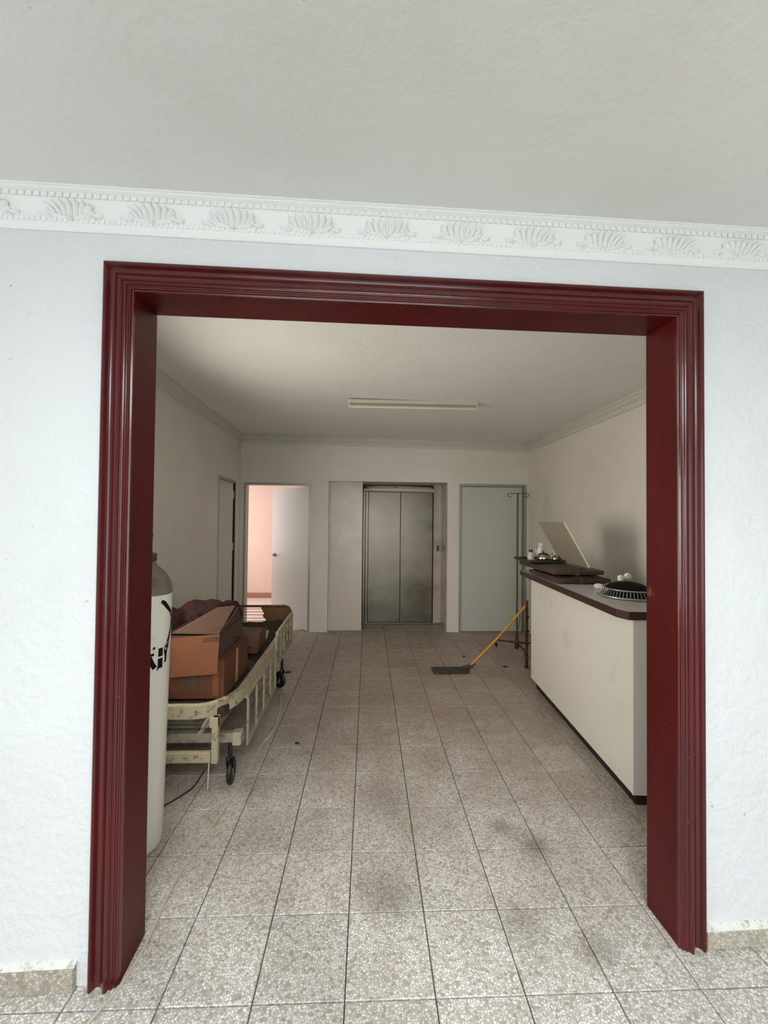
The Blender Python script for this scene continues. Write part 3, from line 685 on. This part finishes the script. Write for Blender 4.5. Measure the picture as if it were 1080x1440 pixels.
# ================================================================= drip stand, mop, crutch
iv = empty('drip_stand', (1.775, 4.8, 0), 'slim metal drip stand with two hooks before the grey door', 'drip stand')
MB().tube([(1.775, 4.8, 0.07), (1.776, 4.8, 1.0), (1.779, 4.8, 1.91)], 0.0115, 10).build('pole', M['dull_steel'], iv, 60)
MB().lathe([(.022, 0.06), (.026, .07), (.026, .15), (.018, .19), (.016, .24)], (1.775, 4.8, 0), 14).build('hub', M['rust'], iv, 40)
m = MB(); m.tube([(1.69, 4.8, 1.90), (1.878, 4.8, 1.90)], 0.005, 8)
m.build('cross_bar', M['dull_steel'], iv, 60)
for sg in (-1, 1):
    cx = 1.784 + sg * 0.105; pts = [(1.784 + sg * 0.09, 4.8, 1.90)] + [(cx + sg * 0.022 * math.sin(t), 4.8, 1.878 + 0.022 * math.cos(t)) for t in [0.0 + i * 0.5 for i in range(10)]]
    MB().tube(pts, 0.0045, 8).build('hook', M['dull_steel'], iv, 60)
for (ex, ey_) in ((1.61, 5.08), (1.805, 4.62), (2.05, 4.92)):
    d = Vector((ex - 1.775, ey_ - 4.8, 0)).normalized()
    lg = MB().tube([(1.775 + d.x * .015, 4.8 + d.y * .015, .13), (ex, ey_, .085)], [.013, .010], 8).build('leg', M['rust'], iv, 60)
    m = MB(); m.tube([(ex, ey_, .095), (ex, ey_, .05)], .008, 8); m.lathe([(.020, -.010), (.025, -.007), (.025, .007), (.020, .010)], (ex + .008, ey_, .0255), 14, axis='x'); m.build('caster', M['black'], lg, 50)
MB().tube([(1.80, 4.78, .52), (1.80, 4.77, .42), (1.78, 4.77, .30), (1.755, 4.78, .23), (1.76, 4.785, .19)], .005, 6).build('drain_tube', M['rust'], iv, 60)

cr = empty('wooden_crutch', (1.71, 4.32, 0), 'narrow brown upright crutch shaft with dark knobs beside the counter end', 'crutch')
MB().bar((1.712, 4.34, 0.02), (1.712, 4.34, 0.72), 0.028, 0.02, (0, 1, 0)).build('shaft', M['rust'], cr, bev=0.004)
MB().lathe([(.017, 0), (.021, .006), (.018, .035), (.015, .04)], (1.712, 4.34, 0), 12).build('rubber_foot', M['black'], cr, 50)
for z in (.40, .55): MB().tube([(1.712, 4.329, z), (1.712, 4.305, z)], .014, 10).build('knob', M['black'], cr, 50)

mp = empty('floor_mop', (0.9, 4.25, 0), 'yellow-handled mop with flat dark grey head lying on the floor', 'mop')
m = MB(); top = []; NX, NY = 18, 6
cor = [Vector((0.695, 4.165, 0)), Vector((1.055, 4.175, 0)), Vector((1.10, 4.36, 0)), Vector((0.675, 4.365, 0))]
idx = {}
for i in range(NX + 1):
    for j in range(NY + 1):
        a, b = i / NX, j / NY
        p = cor[0].lerp(cor[1], a).lerp(cor[3].lerp(cor[2], a), b)
        if i in (0, NX) or j in (0, NY): p = p + Vector((random.uniform(-.008, .008), random.uniform(-.01, .01), 0)); z = 0.006
        else: z = 0.018 + random.uniform(-.004, .006)
        idx[(i, j, 1)] = len(m.v); m.v.append((p.x, p.y, z)); idx[(i, j, 0)] = len(m.v); m.v.append((p.x, p.y, 0.001))
for i in range(NX):
    for j in range(NY):
        m.f.append((idx[(i, j, 1)], idx[(i + 1, j, 1)], idx[(i + 1, j + 1, 1)], idx[(i, j + 1, 1)])); m.f.append((idx[(i, j + 1, 0)], idx[(i + 1, j + 1, 0)], idx[(i + 1, j, 0)], idx[(i, j, 0)]))
for i in range(NX):
    for j in (0, NY): m.f.append((idx[(i, j, 1)], idx[(i, j, 0)], idx[(i + 1, j, 0)], idx[(i + 1, j, 1)]))
for j in range(NY):
    for i in (0, NX): m.f.append((idx[(i, j, 1)], idx[(i, j + 1, 1)], idx[(i, j + 1, 0)], idx[(i, j, 0)]))
m.build('mop_head', M['mop'], mp, 60)
MB().tube([(1.02, 4.30, .028), (1.10, 4.302, .035), (1.145, 4.305, .062)], [.016, .018, .016], 10).build('socket', M['rust'], mp, 60)
MB().tube([(1.09, 4.303, .035), (1.40, 4.32, .335), (1.69, 4.322, .665)], .0125, 10).build('handle', M['yellow'], mp, 60)

# ================================================================= gas cylinder
gx, gy = -1.098, 2.03
gc = empty('gas_cylinder', (gx, gy, 0), 'tall white gas cylinder with olive grey shoulder behind the left jamb', 'gas cylinder')
MB().lathe([(.09, 0.0), (.108, .006), (.115, .025), (.115, .6), (.115, 1.205)], (gx, gy, 0), 40).build('cylinder_body', M['cyl_white'], gc, 40)
MB().lathe([(.1152, 1.205), (.1145, 1.225), (.108, 1.255), (.095, 1.285), (.075, 1.312), (.05, 1.335), (.038, 1.352), (.036, 1.365)], (gx, gy, 0), 40).build('shoulder', M['cyl_olive'], gc, 40)
MB().lathe([(.042, 1.362), (.042, 1.395), (.030, 1.40)], (gx, gy, 0), 20).build('neck_ring', M['rust'], gc, 40)
vv = MB().lathe([(.017, 1.40), (.017, 1.47), (.010, 1.475)], (gx, gy, 0), 14).build('valve', M['rust'], gc, 40)
MB().lathe([(.020, 0), (.022, .004), (.022, .016), (.012, .02)], (gx, gy, 1.475), 10).build('valve_knob', M['black'], vv, 40)
def cyl(a, z, r=0.1158): return (gx + r * math.sin(a), gy - r * math.cos(a), z)     # a = 0 faces the hall
def patch(m, pts, wd):        # brush stroke lying on the cylinder, pts = (angle, z)
    o = len(m.v); k = len(pts)
    for i, (a, z) in enumerate(pts):
        p, q = pts[max(i - 1, 0)], pts[min(i + 1, k - 1)]
        dx, dz = (q[0] - p[0]) * .115, q[1] - p[1]; l = math.hypot(dx, dz) or 1; w_ = wd[i] if isinstance(wd, list) else wd
        nx_, nz_ = -dz / l * w_ / 2, dx / l * w_ / 2
        m.v += [cyl(a + nx_ / .115, z + nz_), cyl(a - nx_ / .115, z - nz_)]
    for i in range(k - 1): m.f.append((o + 2 * i, o + 2 * i + 1, o + 2 * i + 3, o + 2 * i + 2))
m = MB(); st = []
CV = [(1.09, 1.178), (1.25, 1.165), (1.45, 1.14), (1.7, 1.115), (1.85, 1.085), (1.8, 1.05), (1.68, 1.015), (1.56, .985), (1.46, .955), (1.40, .935), (1.42, .91), (1.40, .881)]
patch(m, CV, [.016, .022, .020, .018, .017, .016, .017, .018, .03, .024, .014, .013])
m.build('paint_stroke', M['matt_black'], gc)['label'] = 'curved black brush stroke'
m = MB()     # the visible ends of the stencilled characters
patch(m, [(1.14, 0.957), (1.14, 0.917)], .024); patch(m, [(1.14, 0.909), (1.14, 0.862)], .026)
patch(m, [(0.82, 0.965), (0.90, 0.960)], .012); patch(m, [(0.74, 0.932), (0.87, 0.934)], .013)
patch(m, [(0.66, 0.868), (1.06, 0.860)], .012); patch(m, [(0.72, 0.924), (0.80, 0.892), (0.92, 0.868)], [.014, .022, .022]); patch(m, [(0.66, 0.96), (0.66, 0.865)], .016)
m.build('stencil_lettering', M['matt_black'], gc)['label'] = 'black stencilled characters'

gc.location.z = 0.0026; gc.rotation_euler = (0, 0.021, 0)
# ================================================================= hospital bed
hb = empty('hospital_bed', (-1.19, 3.28, 0), 'old cream metal hospital bed loaded with cardboard along the left wall', 'bed')
bp = M['bed_paint']
# main frame: flat tube with a rounded near corner
pts = [(-1.60, 2.345, .49), (-0.97, 2.345, .49)]
for i in range(1, 9):
    a = PI / 2 * i / 8; pts.append((-0.97 + .195 * math.sin(a), 2.345 + .27 * (1 - math.cos(a)), .49))
pts += [(-0.775, 3.3, .505), (-0.785, 4.22, .515)]
MB().strip(pts, .035, .072).build('frame_rail', bp, hb, 30)
MB().strip([(-1.60, 2.345, .49), (-1.60, 4.22, .51)], .035, .072).build('frame_rail', bp, hb, 30)
MB().box(-1.58, -0.80, 2.38, 4.2, .44, .495).build('mattress_deck', M['mattress'], hb, bev=.012)
# torn mattress stuffing beside the boxes
m = MB(); gx_, gy_ = 12, 22; ii = {}
for i in range(gx_ + 1):
    for j in range(gy_ + 1):
        x = -1.57 + .76 * i / gx_; y = 2.95 + 1.22 * j / gy_
        e_ = min(i, gx_ - i, j, gy_ - j)
        z = .50 + (0.03 + random.uniform(0, .05) if e_ > 0 else 0)
        ii[(i, j)] = len(m.v); m.v.append((x + random.uniform(-.012, .012), y, z))
for i in range(gx_):
    for j in range(gy_): m.f.append((ii[(i, j)], ii[(i + 1, j)], ii[(i + 1, j + 1)], ii[(i, j + 1)]))
for j in range(gy_): pass
m.build('mattress', M['mattress'], hb, 60)
# near end under-structure
MB().box(-1.56, -0.865, 2.335, 2.365, .208, .265).build('end_crossbar', bp, hb, bev=.004)
for x in (-1.50, -0.842):
    MB().box(x - .017, x + .017, 2.33, 2.365, .205, .46).build('end_post', bp, hb, bev=.004)
MB().box(-0.875, -0.825, 2.335, 2.375, .40, .46).build('corner_bracket', bp, hb, bev=.004)
MB().box(-1.56, -0.775, 2.43, 2.47, .268, .322).build('wheel_beam', M['bed_grey'], hb, bev=.004)
MB().box(-0.775, -0.725, 2.42, 2.48, .255, .33).build('beam_end_cap', bp, hb, bev=.006)
MB().bar((-0.86, 2.40, .44), (-0.985, 2.44, .30), .012, .022).build('brace', bp, hb)
MB().bar((-0.885, 2.36, .45), (-0.925, 2.37, .39), .01, .014).build('brace', bp, hb)
MB().box(-1.45, -0.955, 2.52, 2.56, .33, .46).build('inner_panel', M['bed_grey'], hb, bev=.003)
MB().box(-1.45, -0.90, 2.50, 2.54, .322, .333).build('inner_panel_lip', M['bed_grey'], hb)
MB().box(-1.45, -0.93, 2.60, 2.62, .22, .32).build('crank_cover', M['bed_grey'], hb)
MB().tube([(-0.895, 2.40, .21), (-0.90, 2.40, .03), (-0.905, 2.41, .012)], .004, 6).build('hanging_cord', M['cable'], hb)
MB().box(-1.55, -0.80, 3.83, 3.87, .268, .322).build('wheel_beam', M['bed_grey'], hb, bev=.004)
MB().box(-1.52, -1.48, 2.47, 3.83, .27, .32).build('long_beam', M['bed_grey'], hb)
MB().box(-0.95, -0.91, 2.47, 3.83, .27, .32).build('long_beam', M['bed_grey'], hb)
for y in (2.95, 3.5): 
    for x in (-1.5, -0.93): MB().bar((x, y, .32), (x, y + .12, .45), .02, .03).build('lift_arm', M['bed_grey'], hb)
for (x, y, yaw) in ((-0.795, 2.46, .1), (-0.785, 3.85, .95), (-1.5, 2.46, 0), (-1.5, 3.85, 0)):
    m = MB(); R_ = Matrix.Rotation(yaw, 3, 'Z')
    cs = MB().tube([(x, y, .27), (x, y, .165)], .013, 10)
    for sg in (-1, 1):
        p = [R_ @ Vector(q) for q in ((sg * .019, -.012, .17), (sg * .019, .012, .17), (sg * .019, .045, .07), (sg * .019, .02, .06))]
        q = [v + R_ @ Vector((sg * .004, 0, 0)) for v in p]
        cs.hexa([Vector((x, y, 0)) + v for v in p] + [Vector((x, y, 0)) + v for v in q])
    c0 = cs.build('caster_fork', M['kick'], hb, 40)
    wl = MB().lathe([(.045, -.014), (.066, -.014), (.0725, -.008), (.0725, .008), (.066, .014), (.045, .014)], (0, 0, 0), 24, axis='x')
    wl.v = [tuple(R_ @ Vector(v) + Vector((x, y, .073)) + R_ @ Vector((0, .032, 0))) for v in wl.v]
    wl.build('wheel', M['black'], c0, 40)
    hub = MB().lathe([(.012, -.017), (.028, -.016), (.028, .016), (.012, .017)], (0, 0, 0), 14, axis='x')
    hub.v = [tuple(R_ @ Vector(v) + Vector((x, y, .073)) + R_ @ Vector((0, .032, 0))) for v in hub.v]
    hub.build('wheel_hub', M['bed_grey'], c0, 40)
    if y > 3: MB().bar((x + .015, y + .02, .14), (x + .075, y + .04, .135), .03, .012).build('brake_pedal', M['kick'], c0)
# lowered near side rail
XS = -0.752
for k, y in enumerate((2.66, 2.86, 3.06, 3.26, 3.42)):
    MB().box(XS - .006, XS + .006, y - .016, y + .016, (.135 if k == 0 else .165), .462 + .004 * k).build('rail_bar', bp, hb, bev=.004)
MB().strip([(XS, 2.665, .158), (XS, 3.06, .168), (XS, 3.44, .19)], .014, .026).build('lower_side_rail', bp, hb)
MB().strip([(XS, 2.62, .452), (XS, 3.44, .462)], .014, .02).build('upper_side_rail', bp, hb)
# far side rail section standing higher
MB().strip([(XS - .01, 3.52, .59), (XS - .02, 4.24, .60)], .02, .04).build('upper_side_rail', bp, hb)
MB().strip([(XS - .01, 3.52, .33), (XS - .02, 4.24, .36)], .02, .04).build('lower_side_rail', bp, hb)
for y in (3.53, 3.68, 3.83, 3.98, 4.13, 4.22):
    MB().box(XS - .022, XS - .006, y - .022, y + .022, .34, .60).build('rail_bar', bp, hb, bev=.004)
MB().box(XS - .02, XS + .006, 3.44, 3.54, .43, .58).build('rail_latch', bp, hb, bev=.006)
# far end board: tube hoop, brown panels and thin wires across the open middle
fb = [(-1.60, 4.25, .30), (-1.60, 4.25, .62), (-1.585, 4.25, .655), (-1.55, 4.25, .672), (-0.84, 4.25, .675), (-0.805, 4.25, .66), (-0.785, 4.25, .625), (-0.782, 4.25, .30)]
fh = MB().tube(fb, .013, 10).build('end_hoop', M['rust'], hb, 60)
MB().prism([(-1.09, .665), (-1.055, .60), (-1.07, .575), (-1.03, .53), (-1.10, .50), (-1.12, .32), (-0.79, .32), (-0.79, .62), (-0.81, .66)], 4.243, 4.257, lambda a, b, c_: (a, c_, b)).build('end_panel', M['hardboard'], hb)
MB().prism([(-1.36, .665), (-1.35, .60), (-1.37, .55), (-1.33, .51), (-1.09, .505), (-1.09, .31), (-1.59, .31), (-1.59, .66)], 4.243, 4.257, lambda a, b, c_: (a, c_, b)).build('end_panel', M['hardboard'], hb)
for z in (.645, .615, .585, .552, .522): MB().tube([(-1.37, 4.25, z), (-1.03, 4.25, z)], .003, 6).build('end_wire', M['rust'], hb)
MB().box(-0.80, -0.766, 4.235, 4.265, .28, .56).build('end_post', bp, hb, bev=.004)

# ---- cardboard on the bed
def carton(name, x0, x1, y0, y1, z0, z1, rot, mt, label, tape=True):
    cx, cy = (x0 + x1) / 2, (y0 + y1) / 2; ca, sa_ = math.cos(rot), math.sin(rot)
    F = lambda x, y, z: (cx + (x - cx) * ca - (y - cy) * sa_, cy + (x - cx) * sa_ + (y - cy) * ca, z)
    e = empty(name, (cx, cy, z0), label, 'box', 'cardboard boxes on the bed'); t = .005
    m = MB(); m.box(x0, x1, y0, y0 + t, z0, z1, F); m.box(x0, x1, y1 - t, y1, z0, z1, F); m.box(x0, x0 + t, y0 + t, y1 - t, z0, z1, F); m.box(x1 - t, x1, y0 + t, y1 - t, z0, z1, F); m.box(x0 + t, x1 - t, y0 + t, y1 - t, z0, z0 + t, F)
    m.build('carton', mt, e)
    return e, F
b1, F1 = carton('cardboard_box', -1.30, -0.835, 2.45, 2.92, .515, .735, 0.0, M['card'], 'large lower brown cardboard box at the near end of the bed')
MB().box(-1.30, -0.84, 2.455, 2.915, .735, .742).build('top_flap', M['card'], b1)
MB().box(-0.834, -0.832, 2.66, 2.70, .53, .74).build('tape_strip', M['tape'], b1)
MB().box(-1.075, -0.985, 2.4475, 2.4495, .56, .665).build('printed_mark', M['ink'], b1)
MB().box(-0.90, -0.865, 2.4475, 2.4495, .53, .72).build('corner_crease', M['card_light'], b1)
b2, F2 = carton('cardboard_box', -1.20, -0.875, 2.47, 2.90, .745, .875, 0.0, M['card_dull'], 'open brown cardboard box stacked on the larger box with flaps splayed')
def quad(m, a, b, c_, d, t=(0, 0.005, 0)):
    t = Vector(t); P4 = [Vector(q) for q in (a, b, c_, d)]
    m.hexa([P4[0], P4[1], P4[2], P4[3], P4[0] + t, P4[1] + t, P4[2] + t, P4[3] + t])
m = MB(); quad(m, (-1.165, 2.425, .645), (-0.868, 2.425, .668), (-0.868, 2.455, .888), (-1.16, 2.455, .862), (0, .006, 0)); m.build('front_flap', M['card_light'], b2)
m = MB(); quad(m, (-0.965, 2.447, .846), (-0.880, 2.447, .855), (-0.884, 2.4495, .876), (-0.962, 2.4495, .867), (0, .003, 0)); m.build('hand_hole', M['ink'], b2)['label'] = 'dark slot in the front flap'  # dark patch stands in for the shadow line at the flap crease
m = MB(); quad(m, (-1.03, 2.434, .705), (-0.975, 2.434, .712), (-0.97, 2.4435, .78), (-1.02, 2.4435, .772), (0, .002, 0)); m.build('printed_mark', M['ink'], b2)
m = MB(); quad(m, (-1.155, 2.48, .885), (-0.88, 2.48, .880), (-0.93, 2.93, .952), (-1.06, 2.95, .935), (0, 0, .006)); m.build('top_flap', M['card_dull'], b2)
m = MB(); quad(m, (-0.875, 2.48, .875), (-0.868, 2.90, .74), (-0.868, 2.92, .80), (-0.905, 2.92, .95), (-.005, 0, 0)); m.build('side_flap', M['card_dull'], b2)
b3, F3 = carton('cardboard_box', -1.02, -0.815, 3.04, 3.32, .585, .70, 0.1, M['card'], 'half-crushed cardboard box behind the stack on the bed')
m = MB(); quad(m, (-1.0, 3.0, .70), (-0.80, 3.02, .63), (-0.775, 3.05, .765), (-0.985, 3.03, .785), (0, .006, 0)); m.build('front_flap', M['card_dull'], b3)
m = MB(); quad(m, (-0.815, 3.03, .60), (-0.815, 3.3, .60), (-0.80, 3.3, .72), (-0.81, 3.03, .68), (.005, 0, 0)); m.build('side_flap', M['card'], b3)
tag(MB().prism([(0, 0), (.10, .02), (.12, .09), (.03, .10), (-.02, .05)], 0, .02, lambda a, b, c_: (-0.87 + a * .6, 3.36 + c_, .58 + b * .9)).build('paper_scrap', M['bed_grey']), 'grey scrap tucked beside the crushed box on the bed', 'paper')
# maroon bundle
m = MB()
for (x, y, z, rx, ry, rz) in ((-1.32, 3.24, .80, .16, .2, .13), (-1.24, 3.28, .81, .13, .16, .125), (-1.44, 3.18, .72, .12, .18, .14), (-1.16, 3.50, .76, .1, .12, .12), (-1.33, 3.22, .66, .20, .24, .11), (-1.44, 3.02, .79, .12, .10, .13)):
    m.ball((x, y, z), rx, ry, rz, 18, 12, 0.03)
bo = m.build('cloth_bundle', M['maroon'], None, 180)
rm = bo.modifiers.new('merge', 'REMESH'); rm.mode = 'VOXEL'; rm.voxel_size = 0.018; rm.use_smooth_shade = True
tx = bpy.data.textures.new('folds', 'CLOUDS'); tx.noise_scale = 0.09
dm = bo.modifiers.new('folds', 'DISPLACE'); dm.texture = tx; dm.strength = 0.05; dm.mid_level = 0.5
tag(bo, 'heap of dark maroon cloth behind the cardboard boxes on the bed', 'cloth')

# ================================================================= cables and crumbs on the floor
def cable(name, pts, r_, mt, label):
    q = [pts[0]] + pts + [pts[-1]]; out = []
    for i in range(1, len(q) - 2):
        p0, p1, p2, p3 = (Vector(v) for v in q[i - 1:i + 3])
        for k in range(5):
            t = k / 5; v = 0.5 * ((2 * p1) + (p2 - p0) * t + (2 * p0 - 5 * p1 + 4 * p2 - p3) * t * t + (3 * p1 - p0 - 3 * p2 + p3) * t ** 3)
            out.append((v.x, v.y, r_ + 0.0006))
    out.append((*pts[-1], r_ + 0.0006))
    return tag(MB().tube(out, r_, 6).build(name, mt, None, 60), label, 'cable')
cable('floor_cable', [(-1.0, 0.95), (-0.90, 1.2), (-0.838, 1.36), (-0.812, 1.43), (-0.802, 1.52), (-0.802, 1.60), (-0.815, 1.83), (-0.795, 2.02), (-0.748, 2.34), (-0.737, 2.49), (-0.727, 2.72), (-0.718, 2.90), (-0.692, 3.03), (-0.686, 3.17), (-0.705, 3.40), (-0.75, 3.68)],
      .0052, M['cable'], 'thin pale cable running along the floor past the left jamb')
cable('floor_wire', [(-1.3, 2.16), (-1.15, 2.24), (-1.089, 2.304), (-1.037, 2.377), (-1.0, 2.46), (-1.0, 2.6)], .004, M['black'], 'short black wire on the floor under the bed')
for (x, y, sx, label) in ((-0.479, 2.906, .018, 'small dark crumb on the floor near the bed side'), (1.115, 4.69, .022, 'small dark flake on the floor beyond the mop'), (1.486, 4.37, .035, 'dark splinter on the floor between mop head and counter')):
    m = MB(); m.ball((x, y, .006), sx, sx * .5, .0055, 8, 5, .15); tag(m.build('debris', M['kick'], None, 60), label, 'debris', 'crumbs on the floor')
